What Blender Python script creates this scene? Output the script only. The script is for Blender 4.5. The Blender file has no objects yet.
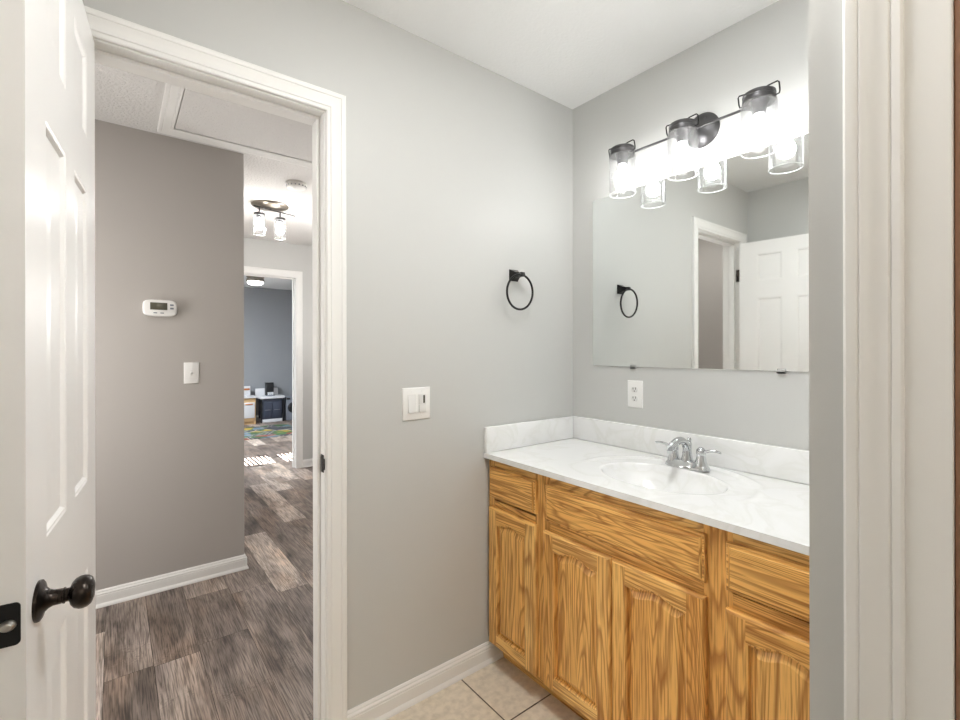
import bpy, bmesh, math, random
from mathutils import Vector, Matrix
random.seed(7)
SC = bpy.context.scene
COL = SC.collection
PI = math.pi

# ------------------------------------------------------------------ camera
F_PX, HORIZON, YAW = 467.2, 350.5, 0.663
cam_d = bpy.data.cameras.new('camera')
cam = bpy.data.objects.new('camera', cam_d); COL.objects.link(cam)
cam_d.sensor_width = 36.0; cam_d.lens = 36.0 * F_PX / 960.0
cam_d.shift_y = (HORIZON - 360.0) / 960.0
cam_d.clip_start = 0.02
cam.location = (-1.738, -1.498, 1.28)
cam.rotation_euler = (PI / 2, 0.002, -YAW)
SC.camera = cam

# ------------------------------------------------------------------ world, sun, large lights, exposure
w = bpy.data.worlds.new('world'); SC.world = w; w.use_nodes = True
bgn = w.node_tree.nodes['Background']
sky = w.node_tree.nodes.new('ShaderNodeTexSky'); sky.sky_type = 'HOSEK_WILKIE'
sky.sun_direction = Vector((0.62, 0.05, 0.78)).normalized()
w.node_tree.links.new(sky.outputs[0], bgn.inputs[0]); bgn.inputs[1].default_value = 0.6
sun_d = bpy.data.lights.new('sun', 'SUN'); sun_d.energy = 140; sun_d.angle = 0.004
sun = bpy.data.objects.new('sun', sun_d); COL.objects.link(sun)
sun.rotation_euler = Vector((0.715, -0.06, 0.70)).to_track_quat('Z', 'Y').to_euler()

def area(name, loc, size, watts, color, shape='DISK'):
    d = bpy.data.lights.new(name, 'AREA'); d.shape = shape; d.size = size; d.energy = watts; d.color = color
    o = bpy.data.objects.new(name, d); COL.objects.link(o); o.location = loc
    return o
def globe(name, loc, radius, watts, color):
    d = bpy.data.lights.new(name, 'POINT'); d.shadow_soft_size = radius; d.energy = watts; d.color = color
    o = bpy.data.objects.new(name, d); COL.objects.link(o); o.location = loc
    return o
globe('bathroom_fill_globe', (-1.02, -1.0, 2.24), 0.13, 4.4, (0.99, 1.0, 1.0))  # unseen fill light added to even out walls and ceiling
area('bathroom_fill_disk', (-1.02, -1.0, 2.42), 0.34, 8.6, (0.99, 1.0, 1.0))  # added downward fill, no fixture; lifts the lower walls and cabinet
globe('shower_ceiling_lamp', (-1.35, -2.35, 2.24), 0.13, 8.0, (1.0, 0.88, 0.74))
hd = area('hall_end_daylight', (-2.62, 1.02, 1.20), 0.55, 12.0, (1.0, 0.98, 0.96), 'RECTANGLE')
hd.data.size_y = 1.2; hd.rotation_euler = (PI / 2, 0, -PI / 2)
area('hall_end_lamp', (-2.15, 0.62, 2.42), 0.30, 4.0, (1.0, 0.98, 0.96))
globe('hall_side_fill', (-0.04, 2.35, 1.6), 0.12, 25.0, (1.0, 0.99, 0.98))  # added fill hidden behind the doorway wall, brightens corridor and far wall
area('playroom_overhead_fill', (-1.9, 5.6, 2.40), 0.9, 140.0, (0.86, 0.93, 1.0))  # unseen overhead panel added to stand in for skylight from the window
SC.view_settings.view_transform = 'Standard'
SC.view_settings.look = 'None'
SC.view_settings.gamma = 1.0
SC.view_settings.use_curve_mapping = False
SC.view_settings.exposure = 0.44
BULB = 29.0
HALL_BULB = 105.0

# ------------------------------------------------------------------ helpers
def srgb(r, g, b):
    f = lambda c: (c / 255 / 12.92) if c <= 10 else ((c / 255 + 0.055) / 1.055) ** 2.4
    return (f(r), f(g), f(b), 1.0)

class MB:
    def __init__(self): self.bm = bmesh.new()
    def box(self, x0, x1, y0, y1, z0, z1, bev=0.0, seg=2, mat=0):
        t = bmesh.new(); bmesh.ops.create_cube(t, size=1.0)
        for v in t.verts:
            v.co = Vector(((x0 + x1) / 2 + v.co.x * (x1 - x0), (y0 + y1) / 2 + v.co.y * (y1 - y0), (z0 + z1) / 2 + v.co.z * (z1 - z0)))
        if bev: bmesh.ops.bevel(t, geom=list(t.edges), offset=bev, segments=seg, profile=0.5, affect='EDGES')
        self._merge(t, mat)
    def _merge(self, t, mat=0, M=None):
        vm = {}
        for v in t.verts: vm[v] = self.bm.verts.new(M @ v.co if M else v.co)
        for f in t.faces:
            try:
                g = self.bm.faces.new([vm[v] for v in f.verts]); g.material_index = mat or f.material_index
            except ValueError: pass
        t.free()
    def face(self, pts, mat=0):
        f = self.bm.faces.new([self.bm.verts.new(p) for p in pts]); f.material_index = mat; return f
    def lathe(self, prof, origin, axis, seg=32, scale=(1, 1), mat=0):
        """prof: (radius, height) along axis; closed where the radius is 0"""
        ax = Vector(axis).normalized(); q = ax.to_track_quat('Z', 'Y').to_matrix()
        o = Vector(origin); rings = []
        for r, h in prof:
            if r < 1e-6: rings.append([self.bm.verts.new(o + q @ Vector((0, 0, h)))])
            else: rings.append([self.bm.verts.new(o + q @ Vector((r * scale[0] * math.cos(2 * PI * k / seg), r * scale[1] * math.sin(2 * PI * k / seg), h))) for k in range(seg)])
        for a, b in zip(rings, rings[1:]):
            for k in range(seg):
                k2 = (k + 1) % seg
                vs = [a[k % len(a)], a[k2 % len(a)], b[k2 % len(b)], b[k % len(b)]]
                vs = [v for i, v in enumerate(vs) if v not in vs[:i]]
                if len(vs) > 2:
                    f = self.bm.faces.new(vs); f.material_index = mat
    def tube(self, pts, r, seg=10, closed=False, mat=0):
        pts = [Vector(p) for p in pts]; n = len(pts); rings = []
        rad = r if isinstance(r, (list, tuple)) else [r] * n
        prev = None
        for i, p in enumerate(pts):
            a = pts[(i - 1) % n] if (closed or i > 0) else p
            b = pts[(i + 1) % n] if (closed or i < n - 1) else p
            t = (b - a).normalized()
            if prev is None:
                prev = t.orthogonal().normalized()
            nn = (prev - t * prev.dot(t)).normalized(); prev = nn
            bn = t.cross(nn)
            rr = rad[i]; ra, rb = (rr if isinstance(rr, (list, tuple)) else (rr, rr))
            rings.append([self.bm.verts.new(p + nn * (ra * math.cos(2 * PI * k / seg)) + bn * (rb * math.sin(2 * PI * k / seg))) for k in range(seg)])
        m = n if closed else n - 1
        for i in range(m):
            A, B = rings[i], rings[(i + 1) % n]
            for k in range(seg):
                f = self.bm.faces.new((A[k], A[(k + 1) % seg], B[(k + 1) % seg], B[k])); f.material_index = mat
        if not closed:
            self.bm.faces.new(rings[0][::-1]).material_index = mat; self.bm.faces.new(rings[-1]).material_index = mat
    def loops(self, ls, cap=True, mat=0, start_cap=False):
        """bridge loops of equal length"""
        rs = [[self.bm.verts.new(p) for p in l] for l in ls]
        n = len(rs[0])
        for a, b in zip(rs, rs[1:]):
            for k in range(n):
                self.bm.faces.new((a[k], a[(k + 1) % n], b[(k + 1) % n], b[k])).material_index = mat
        if cap: self.bm.faces.new(rs[-1]).material_index = mat
        if start_cap: self.bm.faces.new(rs[0][::-1]).material_index = mat
    def sweep(self, stations, closed_profile=True, caps=True, mat=0):
        rs = [[self.bm.verts.new(p) for p in s] for s in stations]
        n = len(rs[0])
        for a, b in zip(rs, rs[1:]):
            for k in range(n if closed_profile else n - 1):
                self.bm.faces.new((a[k], a[(k + 1) % n], b[(k + 1) % n], b[k])).material_index = mat
        if caps:
            self.bm.faces.new(rs[0][::-1]).material_index = mat; self.bm.faces.new(rs[-1]).material_index = mat
    def build(self, name, mats, parent=None, sharp=38, xf=None, recalc=True, merge=False):
        bm = self.bm
        if merge: bmesh.ops.remove_doubles(bm, verts=bm.verts, dist=1e-5)
        if xf: bmesh.ops.transform(bm, matrix=xf, verts=bm.verts)
        if recalc: bmesh.ops.recalc_face_normals(bm, faces=bm.faces)
        th = math.radians(sharp)
        for f in bm.faces: f.smooth = True
        for e in bm.edges:
            if len(e.link_faces) == 2 and e.calc_face_angle(0) > th: e.smooth = False
        me = bpy.data.meshes.new(name); bm.to_mesh(me); bm.free()
        for m in (mats if isinstance(mats, (list, tuple)) else [mats]): me.materials.append(m)
        o = bpy.data.objects.new(name, me); COL.objects.link(o)
        if parent is not None:
            o.parent = parent; o.matrix_parent_inverse = Matrix.Translation(parent.location).inverted()
        return o

def tag(o, label=None, cat=None, group=None, kind=None):
    if label: o['label'] = label
    if cat: o['category'] = cat
    if group: o['group'] = group
    if kind: o['kind'] = kind
    return o
def thing(name, label, cat, loc, kind=None):
    o = bpy.data.objects.new(name, None); COL.objects.link(o); o.location = loc
    o.empty_display_size = 0.05
    return tag(o, label, cat, kind=kind)
def bx(name, m, parent, *args, **kw):
    b = MB(); b.box(*args, **kw); return b.build(name, m, parent)

# ------------------------------------------------------------------ materials
def mat(name, color, rough=0.5, metal=0.0, spec=0.5, bump=None, emit=None, estr=0.0, coat=0.0):
    m = bpy.data.materials.new(name); m.use_nodes = True
    nt = m.node_tree; b = nt.nodes['Principled BSDF']
    b.inputs['Base Color'].default_value = color; b.inputs['Roughness'].default_value = rough
    b.inputs['Metallic'].default_value = metal; b.inputs['Specular IOR Level'].default_value = spec
    b.inputs['Coat Weight'].default_value = coat
    if emit: b.inputs['Emission Color'].default_value = emit; b.inputs['Emission Strength'].default_value = estr
    tc = nt.nodes.new('ShaderNodeTexCoord')
    n = nt.nodes.new('ShaderNodeTexNoise'); n.inputs['Scale'].default_value = bump[0] if bump else 12
    n.inputs['Detail'].default_value = 3
    nt.links.new(tc.outputs['Object'], n.inputs['Vector'])
    if bump:
        bp = nt.nodes.new('ShaderNodeBump'); bp.inputs['Strength'].default_value = bump[1]; bp.inputs['Distance'].default_value = bump[2]
        nt.links.new(n.outputs['Fac'], bp.inputs['Height']); nt.links.new(bp.outputs['Normal'], b.inputs['Normal'])
    else:   # faint wear in the gloss
        mr = nt.nodes.new('ShaderNodeMapRange'); mr.inputs['To Min'].default_value = max(0.0, rough - 0.04); mr.inputs['To Max'].default_value = min(1, rough + 0.04)
        nt.links.new(n.outputs['Fac'], mr.inputs['Value']); nt.links.new(mr.outputs['Result'], b.inputs['Roughness'])
    return m

M_WALL = mat('gray_wall_paint', srgb(202, 202, 199), 0.40, spec=0.35, bump=(260, 0.12, 0.001))
M_HALLWALL = mat('gray_wall_paint_shaded', srgb(182, 177, 172), 0.5, spec=0.35, bump=(260, 0.12, 0.001))  # same gray paint, with the hall's weaker light put into its colour
M_PLAYWALL = mat('playroom_blue_gray_paint', srgb(150, 152, 155), 0.6, bump=(200, 0.12, 0.001))
M_CEIL = mat('white_ceiling_paint', srgb(246, 246, 245), 0.8, spec=0.2, bump=(90, 0.25, 0.004))
M_CEILT = mat('textured_hall_ceiling', srgb(222, 220, 217), 0.85, spec=0.2, bump=(75, 0.8, 0.011))
M_TRIM = mat('white_trim_enamel', srgb(240, 239, 236), 0.42, spec=0.25)
M_DOOR = mat('white_door_enamel', srgb(243, 242, 240), 0.3, spec=0.45, bump=(180, 0.06, 0.001))
M_BRONZE = mat('dark_oil_rubbed_bronze', srgb(48, 42, 38), 0.28, metal=0.85, spec=0.5)
M_BLACK = mat('black_metal', srgb(26, 25, 25), 0.35, metal=0.4)
M_BRASS = mat('worn_steel_bolt', srgb(190, 186, 178), 0.35, metal=1.0)
M_FIX = mat('dark_pewter_fixture', srgb(84, 83, 84), 0.38, metal=0.6)
M_NICKEL = mat('brushed_nickel', srgb(150, 142, 132), 0.35, metal=1.0)
M_CHROME = mat('chrome', srgb(212, 214, 216), 0.06, metal=1.0)
M_PLASTIC = mat('white_plastic', srgb(240, 239, 236), 0.35)
M_PLASTIC2 = mat('white_plastic_insert', srgb(228, 227, 224), 0.3)
M_SLOT = mat('dark_slot', srgb(60, 58, 56), 0.6)
M_SCREEN = mat('lcd_screen', srgb(86, 84, 70), 0.2)
M_MIRROR = mat('mirror_silver', srgb(238, 241, 240), 0.004, metal=1.0)
M_CLIP = mat('clear_plastic_clip', srgb(190, 190, 188), 0.25)
M_GROUT = mat('dark_hall_gap', srgb(52, 46, 42), 0.9)
M_STAIN = mat('dark_stained_door', srgb(150, 110, 84), 0.45, bump=(40, 0.1, 0.001))
M_NAVY = mat('navy_toy_paint', srgb(62, 68, 84), 0.5)
M_WHITETOY = mat('white_toy_paint', srgb(226, 226, 228), 0.45)
M_LWOOD = mat('light_toy_wood', srgb(205, 170, 125), 0.5)
M_OWOOD = mat('orange_toy_wood', srgb(196, 120, 62), 0.5)
M_DARKTOY = mat('black_toy_plastic', srgb(34, 34, 36), 0.35)
M_GRAYTOY = mat('gray_toy_paint', srgb(128, 132, 142), 0.45)
M_BLIND = mat('white_blind_slat', srgb(235, 235, 232), 0.5)

def nodes(name):
    m = bpy.data.materials.new(name); m.use_nodes = True
    nt = m.node_tree
    return m, nt, nt.nodes['Principled BSDF'], nt.nodes.new, nt.links.new
def ramp(nt, stops):
    r = nt.nodes.new('ShaderNodeValToRGB'); cr = r.color_ramp
    while len(cr.elements) < len(stops): cr.elements.new(0.5)
    for e, (p, c) in zip(cr.elements, stops): e.position = p; e.color = c
    return r
def mixc(nt, a, b, fac, mode='MIX'):
    n = nt.nodes.new('ShaderNodeMix'); n.data_type = 'RGBA'; n.blend_type = mode
    for sock, v in ((n.inputs[0], fac), (n.inputs[6], a), (n.inputs[7], b)):
        if isinstance(v, (int, float, tuple)): sock.default_value = v
        else: nt.links.new(v, sock)
    return n.outputs[2]

def oak(name, grain, seed):
    """grain: 'z' or 'y' - direction the grain runs on a face looking along X"""
    m, nt, b, N, L = nodes(name)
    tc = N('ShaderNodeTexCoord')
    mp = N('ShaderNodeMapping'); L(tc.outputs['Object'], mp.inputs['Vector'])
    mp.inputs['Location'].default_value = (seed * 1.7, seed * 0.83, seed * 1.31)
    mp.inputs['Scale'].default_value = (0.05, 1, 0.09) if grain == 'z' else (0.05, 0.09, 1)
    warp = N('ShaderNodeTexNoise'); warp.inputs['Scale'].default_value = 3.2; warp.inputs['Detail'].default_value = 2
    L(mp.outputs[0], warp.inputs['Vector'])
    fig = N('ShaderNodeTexNoise'); fig.inputs['Scale'].default_value = 9; fig.inputs['Detail'].default_value = 1.5; fig.inputs['Distortion'].default_value = 0.6
    L(mp.outputs[0], fig.inputs['Vector'])
    # growth rings: repeated contour lines of a stretched noise field
    mul = N('ShaderNodeMath'); mul.operation = 'MULTIPLY'; mul.inputs[1].default_value = 24; L(fig.outputs['Fac'], mul.inputs[0])
    fr = N('ShaderNodeMath'); fr.operation = 'FRACT'; L(mul.outputs[0], fr.inputs[0])
    rings = ramp(nt, [(0.0, (0.30, 0.30, 0.30, 1)), (0.10, (0.42, 0.42, 0.42, 1)), (0.30, (0.92, 0.92, 0.92, 1)), (0.85, (1, 1, 1, 1)), (1.0, (0.35, 0.35, 0.35, 1))])
    L(fr.outputs[0], rings.inputs[0])
    pore = N('ShaderNodeTexNoise'); pore.inputs['Scale'].default_value = 190; pore.inputs['Detail'].default_value = 2
    mp2 = N('ShaderNodeMapping'); L(tc.outputs['Object'], mp2.inputs['Vector']); mp2.inputs['Scale'].default_value = (0.1, 1, 0.035) if grain == 'z' else (0.1, 0.035, 1)
    L(mp2.outputs[0], pore.inputs['Vector'])
    pr = ramp(nt, [(0.40, (0.0, 0.0, 0.0, 1)), (0.53, (1, 1, 1, 1))]); L(pore.outputs['Fac'], pr.inputs[0])
    base = ramp(nt, [(0.3, srgb(236, 174, 92)), (0.5, srgb(246, 192, 110)), (0.7, srgb(252, 208, 130))])
    L(warp.outputs['Fac'], base.inputs[0])
    c = mixc(nt, srgb(158, 94, 36), base.outputs[0], rings.outputs[0])
    c = mixc(nt, mixc(nt, c, srgb(158, 96, 40), 0.6), c, pr.outputs[0])
    L(c, b.inputs['Base Color']); b.inputs['Roughness'].default_value = 0.36; b.inputs['Specular IOR Level'].default_value = 0.35
    return m
OAK_V = [oak('oak_vertical_grain.%d' % k, 'z', 1.0 + 2.37 * k) for k in range(4)]
OAK_H = [oak('oak_horizontal_grain.%d' % k, 'y', 4.1 + 1.91 * k) for k in range(4)]

def plank_mat():
    m, nt, b, N, L = nodes('weathered_gray_vinyl_plank')
    tc = N('ShaderNodeTexCoord'); at = N('ShaderNodeVertexColor'); at.layer_name = 'tone'
    sep = N('ShaderNodeSeparateColor'); L(at.outputs[0], sep.inputs[0])
    off = N('ShaderNodeVectorMath'); off.operation = 'SCALE'; L(at.outputs[0], off.inputs[0]); off.inputs['Scale'].default_value = 37
    add = N('ShaderNodeVectorMath'); L(tc.outputs['Object'], add.inputs[0]); L(off.outputs[0], add.inputs[1])
    def noise(scale, sc, detail, dist=0.0):
        mp = N('ShaderNodeMapping'); L(add.outputs[0], mp.inputs['Vector']); mp.inputs['Scale'].default_value = sc
        n = N('ShaderNodeTexNoise'); n.inputs['Scale'].default_value = scale; n.inputs['Detail'].default_value = detail; n.inputs['Distortion'].default_value = dist
        L(mp.outputs[0], n.inputs['Vector']); return n.outputs['Fac']
    grain = noise(240, (1, 0.035, 1), 5, 0.4)
    blot = noise(10, (1, 0.3, 1), 9, 0.5)
    hue = noise(6, (1, 0.3, 1), 3)
    base = ramp(nt, [(0.0, srgb(122, 112, 105)), (0.5, srgb(164, 153, 145)), (1.0, srgb(206, 196, 186))]); L(sep.outputs[0], base.inputs[0])
    hr = ramp(nt, [(0.35, srgb(168, 160, 158)), (0.5, srgb(188, 180, 172)), (0.66, srgb(196, 172, 150))]); L(hue, hr.inputs[0])
    c = mixc(nt, base.outputs[0], hr.outputs[0], 0.45, 'OVERLAY')
    br = ramp(nt, [(0.30, (0.22, 0.20, 0.19, 1)), (0.43, (0.72, 0.70, 0.69, 1)), (0.52, (1.0, 1.0, 1.0, 1)), (0.70, (1.4, 1.39, 1.37, 1))]); L(blot, br.inputs[0])
    c = mixc(nt, c, br.outputs[0], 0.85, 'MULTIPLY')
    gr = ramp(nt, [(0.38, (0.25, 0.24, 0.23, 1)), (0.5, (0.95, 0.95, 0.95, 1)), (0.62, (1.5, 1.5, 1.5, 1))]); L(grain, gr.inputs[0])
    c = mixc(nt, c, gr.outputs[0], 0.65, 'MULTIPLY')
    crack = noise(30, (0.6, 1, 1), 4, 2.0); mask = noise(5.5, (1, 0.9, 1), 3)
    cr = ramp(nt, [(0.475, (1, 1, 1, 1)), (0.5, (0, 0, 0, 1)), (0.525, (1, 1, 1, 1))]); L(crack, cr.inputs[0])
    mk = ramp(nt, [(0.56, (1, 1, 1, 1)), (0.66, (0, 0, 0, 1))]); L(mask, mk.inputs[0])
    keep = N('ShaderNodeMath'); keep.operation = 'MAXIMUM'; L(cr.outputs[0], keep.inputs[0]); L(mk.outputs[0], keep.inputs[1])
    c = mixc(nt, mixc(nt, c, srgb(70, 58, 50), 0.7), c, keep.outputs[0])
    L(c, b.inputs['Base Color']); b.inputs['Roughness'].default_value = 0.5; b.inputs['Specular IOR Level'].default_value = 0.35
    bp = N('ShaderNodeBump'); bp.inputs['Strength'].default_value = 0.2; bp.inputs['Distance'].default_value = 0.001
    L(grain, bp.inputs['Height']); L(bp.outputs[0], b.inputs['Normal'])
    return m
M_PLANK = plank_mat()

def tile_mat():
    m, nt, b, N, L = nodes('beige_floor_tile')
    tc = N('ShaderNodeTexCoord'); mp = N('ShaderNodeMapping'); L(tc.outputs['Object'], mp.inputs['Vector'])
    mp.inputs['Location'].default_value = (0.678 + 0.33 * 8, 0.287 + 0.33 * 12, 0)
    br = N('ShaderNodeTexBrick'); br.offset = 0; br.squash = 1; br.inputs['Scale'].default_value = 1
    br.inputs['Brick Width'].default_value = 0.33; br.inputs['Row Height'].default_value = 0.33
    br.inputs['Mortar Size'].default_value = 0.0028; br.inputs['Mortar Smooth'].default_value = 0.2
    br.inputs['Color1'].default_value = srgb(230, 218, 199); br.inputs['Color2'].default_value = srgb(224, 211, 191); br.inputs['Mortar'].default_value = srgb(92, 80, 66)
    L(mp.outputs[0], br.inputs['Vector'])
    n = N('ShaderNodeTexNoise'); n.inputs['Scale'].default_value = 38; n.inputs['Detail'].default_value = 6; L(tc.outputs['Object'], n.inputs['Vector'])
    nr = ramp(nt, [(0.35, (0.8, 0.79, 0.77, 1)), (0.62, (1.06, 1.06, 1.06, 1))]); L(n.outputs['Fac'], nr.inputs[0])
    L(mixc(nt, br.outputs['Color'], nr.outputs[0], 0.7, 'MULTIPLY'), b.inputs['Base Color']); b.inputs['Roughness'].default_value = 0.45
    bp = N('ShaderNodeBump'); bp.inputs['Strength'].default_value = 0.6; bp.inputs['Distance'].default_value = 0.003; bp.invert = True
    L(br.outputs['Fac'], bp.inputs['Height']); L(bp.outputs[0], b.inputs['Normal'])
    return m
M_TILE = tile_mat()

def marble_mat():
    m, nt, b, N, L = nodes('white_cultured_marble')
    tc = N('ShaderNodeTexCoord'); n = N('ShaderNodeTexNoise'); n.inputs['Scale'].default_value = 4.5; n.inputs['Detail'].default_value = 6; n.inputs['Distortion'].default_value = 1.6
    L(tc.outputs['Object'], n.inputs['Vector'])
    r = ramp(nt, [(0.40, srgb(242, 242, 241)), (0.48, srgb(239, 239, 237)), (0.52, srgb(235, 235, 232)), (0.57, srgb(241, 241, 240))]); L(n.outputs['Fac'], r.inputs[0])
    L(r.outputs[0], b.inputs['Base Color']); b.inputs['Roughness'].default_value = 0.16; b.inputs['Specular IOR Level'].default_value = 0.5
    return m
M_MARBLE = marble_mat()

def glass_mat():
    m, nt, b, N, L = nodes('clear_jar_glass')
    nt.nodes.remove(b); out = nt.nodes['Material Output']
    tr = N('ShaderNodeBsdfTransparent'); tr.inputs[0].default_value = (0.985, 0.985, 0.985, 1)
    gl = N('ShaderNodeBsdfGlossy'); gl.inputs['Roughness'].default_value = 0.03
    tl = N('ShaderNodeBsdfTranslucent'); tl.inputs[0].default_value = (0.95, 0.95, 0.95, 1)
    n = N('ShaderNodeTexNoise'); n.inputs['Scale'].default_value = 40; tc = N('ShaderNodeTexCoord'); L(tc.outputs['Object'], n.inputs['Vector'])
    bp = N('ShaderNodeBump'); bp.inputs['Strength'].default_value = 0.05; L(n.outputs['Fac'], bp.inputs['Height']); L(bp.outputs[0], gl.inputs['Normal'])
    fr = N('ShaderNodeFresnel'); fr.inputs['IOR'].default_value = 1.45
    fm = N('ShaderNodeMath'); fm.operation = 'MULTIPLY'; fm.inputs[1].default_value = 0.4; L(fr.outputs[0], fm.inputs[0])
    mx = N('ShaderNodeMixShader'); L(fm.outputs[0], mx.inputs[0]); L(tr.outputs[0], mx.inputs[1]); L(gl.outputs[0], mx.inputs[2])
    m2 = N('ShaderNodeMixShader'); m2.inputs[0].default_value = 0.012; L(mx.outputs[0], m2.inputs[1]); L(tl.outputs[0], m2.inputs[2])
    L(m2.outputs[0], out.inputs[0])
    return m
M_GLASS = glass_mat()
M_RIM = mat('white_glow_glass_rim', srgb(245, 247, 247), 0.08, spec=0.8)  # white colour paints in the bright outline of the lit glass edge
def emat(name, color, s):
    return mat(name, color, 0.4, emit=color, estr=s)
M_BULB = emat('glowing_bulb', (1.0, 1.0, 0.995, 1), BULB)
M_HBULB = emat('glowing_hall_bulb', (1.0, 0.985, 0.96, 1), HALL_BULB)
M_DIFF = emat('lit_diffuser', (1.0, 0.98, 0.95, 1), 12.0)

def rug_mat():
    m, nt, b, N, L = nodes('play_mat_print')
    tc = N('ShaderNodeTexCoord'); v = N('ShaderNodeTexVoronoi'); v.inputs['Scale'].default_value = 8.5; v.inputs['Randomness'].default_value = 0.9
    mp = N('ShaderNodeMapping'); L(tc.outputs['Object'], mp.inputs['Vector']); mp.inputs['Location'].default_value = (0.7, 0.4, 0)
    n = N('ShaderNodeTexNoise'); n.inputs['Scale'].default_value = 3; L(mp.outputs[0], n.inputs['Vector'])
    L(mixc(nt, mp.outputs[0], n.outputs['Color'], 0.18), v.inputs['Vector'])
    s = N('ShaderNodeSeparateColor'); L(v.outputs['Color'], s.inputs[0])
    r = ramp(nt, [(0.0, srgb(66, 96, 60)), (0.25, srgb(178, 152, 62)), (0.42, srgb(104, 130, 148)), (0.58, srgb(84, 116, 70)), (0.74, srgb(140, 78, 66)), (0.88, srgb(78, 78, 82))])
    r.color_ramp.interpolation = 'CONSTANT'; L(s.outputs[0], r.inputs[0])
    e = N('ShaderNodeTexVoronoi'); e.feature = 'DISTANCE_TO_EDGE'; e.inputs['Scale'].default_value = 3.1; L(mp.outputs[0], e.inputs['Vector'])
    er = ramp(nt, [(0.05, srgb(72, 74, 80)), (0.055, srgb(235, 232, 220)), (0.075, (0, 0, 0, 1))]); er.color_ramp.interpolation = 'CONSTANT'; L(e.outputs['Distance'], er.inputs[0])
    lt = N('ShaderNodeMath'); lt.operation = 'LESS_THAN'; lt.inputs[1].default_value = 0.075; L(e.outputs['Distance'], lt.inputs[0])
    L(mixc(nt, r.outputs[0], er.outputs[0], lt.outputs[0]), b.inputs['Base Color']); b.inputs['Roughness'].default_value = 0.9
    return m
M_RUG = rug_mat()

# ------------------------------------------------------------------ dimensions
CEIL = 2.44
OPP = -1.943                      # wall behind the open door
HJ, LJ, DH = -1.822, -1.206, 2.050   # hinge jamb, latch jamb, head of the bathroom doorway
WT = 0.115                        # wall thickness
HALL_Y = 1.525; HALL_X = -1.140    # thermostat wall and its outer corner
FAR_Y = 3.75; PLAY_Y = 7.75
RW_X, RW_Y = -0.895, -1.2425       # partition beside the vanity
REAR_Y = -2.75
def struct(o): o['kind'] = 'structure'; return o

# ------------------------------------------------------------------ structure
b = MB()
b.box(OPP - WT, HJ - 0.018, 0, WT, 0, CEIL); b.box(LJ + 0.018, 0.0, 0, WT, 0, CEIL); b.box(HJ - 0.018, LJ + 0.018, 0, WT, DH + 0.018, CEIL)
struct(b.build('wall_left', [M_WALL]))
b = MB(); b.box(0, WT, RW_Y - 0.1, WT, 0, CEIL); struct(b.build('wall_front', [M_WALL]))
b = MB(); b.box(OPP - WT, OPP, REAR_Y, 0, 0, CEIL); struct(b.build('wall_back', [M_WALL]))
b = MB()
b.box(RW_X, 0, RW_Y - 0.10, RW_Y, 0, CEIL); b.box(RW_X, RW_X + WT, -1.405 - 0.03, RW_Y - 0.10, 2.06, CEIL)
b.box(RW_X, RW_X + WT, -2.16, -1.435, 2.06, CEIL); b.box(RW_X, RW_X + WT, REAR_Y, -2.16, 0, CEIL)
struct(b.build('wall_right', [M_WALL]))
b = MB(); b.box(OPP - WT, RW_X + WT, REAR_Y - WT, REAR_Y, 0, CEIL); struct(b.build('wall_rear', [M_WALL]))
b = MB(); b.box(OPP - WT, WT, REAR_Y - WT, WT * 0.5, CEIL, CEIL + 0.1); struct(b.build('ceiling', [M_CEIL]))
b = MB(); b.box(OPP - WT, WT, REAR_Y - WT, 0.045, -0.1, 0); struct(b.build('floor', [M_TILE]))

# hall: thermostat wall with its outer corner, far wall with a doorway, outer walls
b = MB(); b.box(-2.8, HALL_X, HALL_Y, HALL_Y + WT, 0, CEIL); b.box(HALL_X - WT, HALL_X, HALL_Y + WT, FAR_Y, 0, CEIL)
struct(b.build('wall_hall', [M_HALLWALL]))
FJ0, FJ1, FH = -1.02, -0.190, 2.075
b = MB()
b.box(-1.9, FJ0 - 0.018, FAR_Y, FAR_Y + WT, 0, CEIL); b.box(FJ1 + 0.018, 1.15, FAR_Y, FAR_Y + WT, 0, CEIL); b.box(FJ0 - 0.018, FJ1 + 0.018, FAR_Y, FAR_Y + WT, FH + 0.018, CEIL)
struct(b.build('wall_far', [M_WALL]))
b = MB(); b.box(-2.8, -2.7, WT, HALL_Y, 0, CEIL); b.box(-2.8, OPP - WT, 0, WT, 0, CEIL); struct(b.build('wall_hall_end', [M_HALLWALL]))
b = MB(); b.box(0.114, 0.22, 0.0, FAR_Y + WT, 0, CEIL); struct(b.build('wall_hall_side', [M_HALLWALL]))
b = MB(); b.box(-2.8, 0.22, WT * 0.5, FAR_Y + WT * 0.5, CEIL, CEIL + 0.1); struct(b.build('ceiling_hall', [M_CEILT]))
# playroom shell; its side wall has the window
b = MB(); b.box(-2.9, 1.15, PLAY_Y, PLAY_Y + WT, 0, CEIL); struct(b.build('wall_playroom_rear', [M_PLAYWALL]))
b = MB(); b.box(-3.0, -2.9, FAR_Y + WT, PLAY_Y, 0, CEIL); b.box(-2.9, -1.9, FAR_Y, FAR_Y + WT, 0, CEIL); struct(b.build('wall_playroom_left', [M_PLAYWALL]))
WX, WY0, WY1, WZ0, WZ1 = 1.05, 4.02, 4.52, 0.78, 1.86
b = MB()
b.box(WX, WX + 0.1, FAR_Y, WY0, 0, CEIL); b.box(WX, WX + 0.1, WY1, PLAY_Y + WT, 0, CEIL)
b.box(WX, WX + 0.1, WY0, WY1, 0, WZ0); b.box(WX, WX + 0.1, WY0, WY1, WZ1, CEIL)
struct(b.build('wall_playroom_right', [M_PLAYWALL]))
b = MB(); b.box(-3.0, 1.15, FAR_Y + WT * 0.5, PLAY_Y + WT, CEIL, CEIL + 0.1); struct(b.build('ceiling_playroom', [M_CEIL]))

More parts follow.
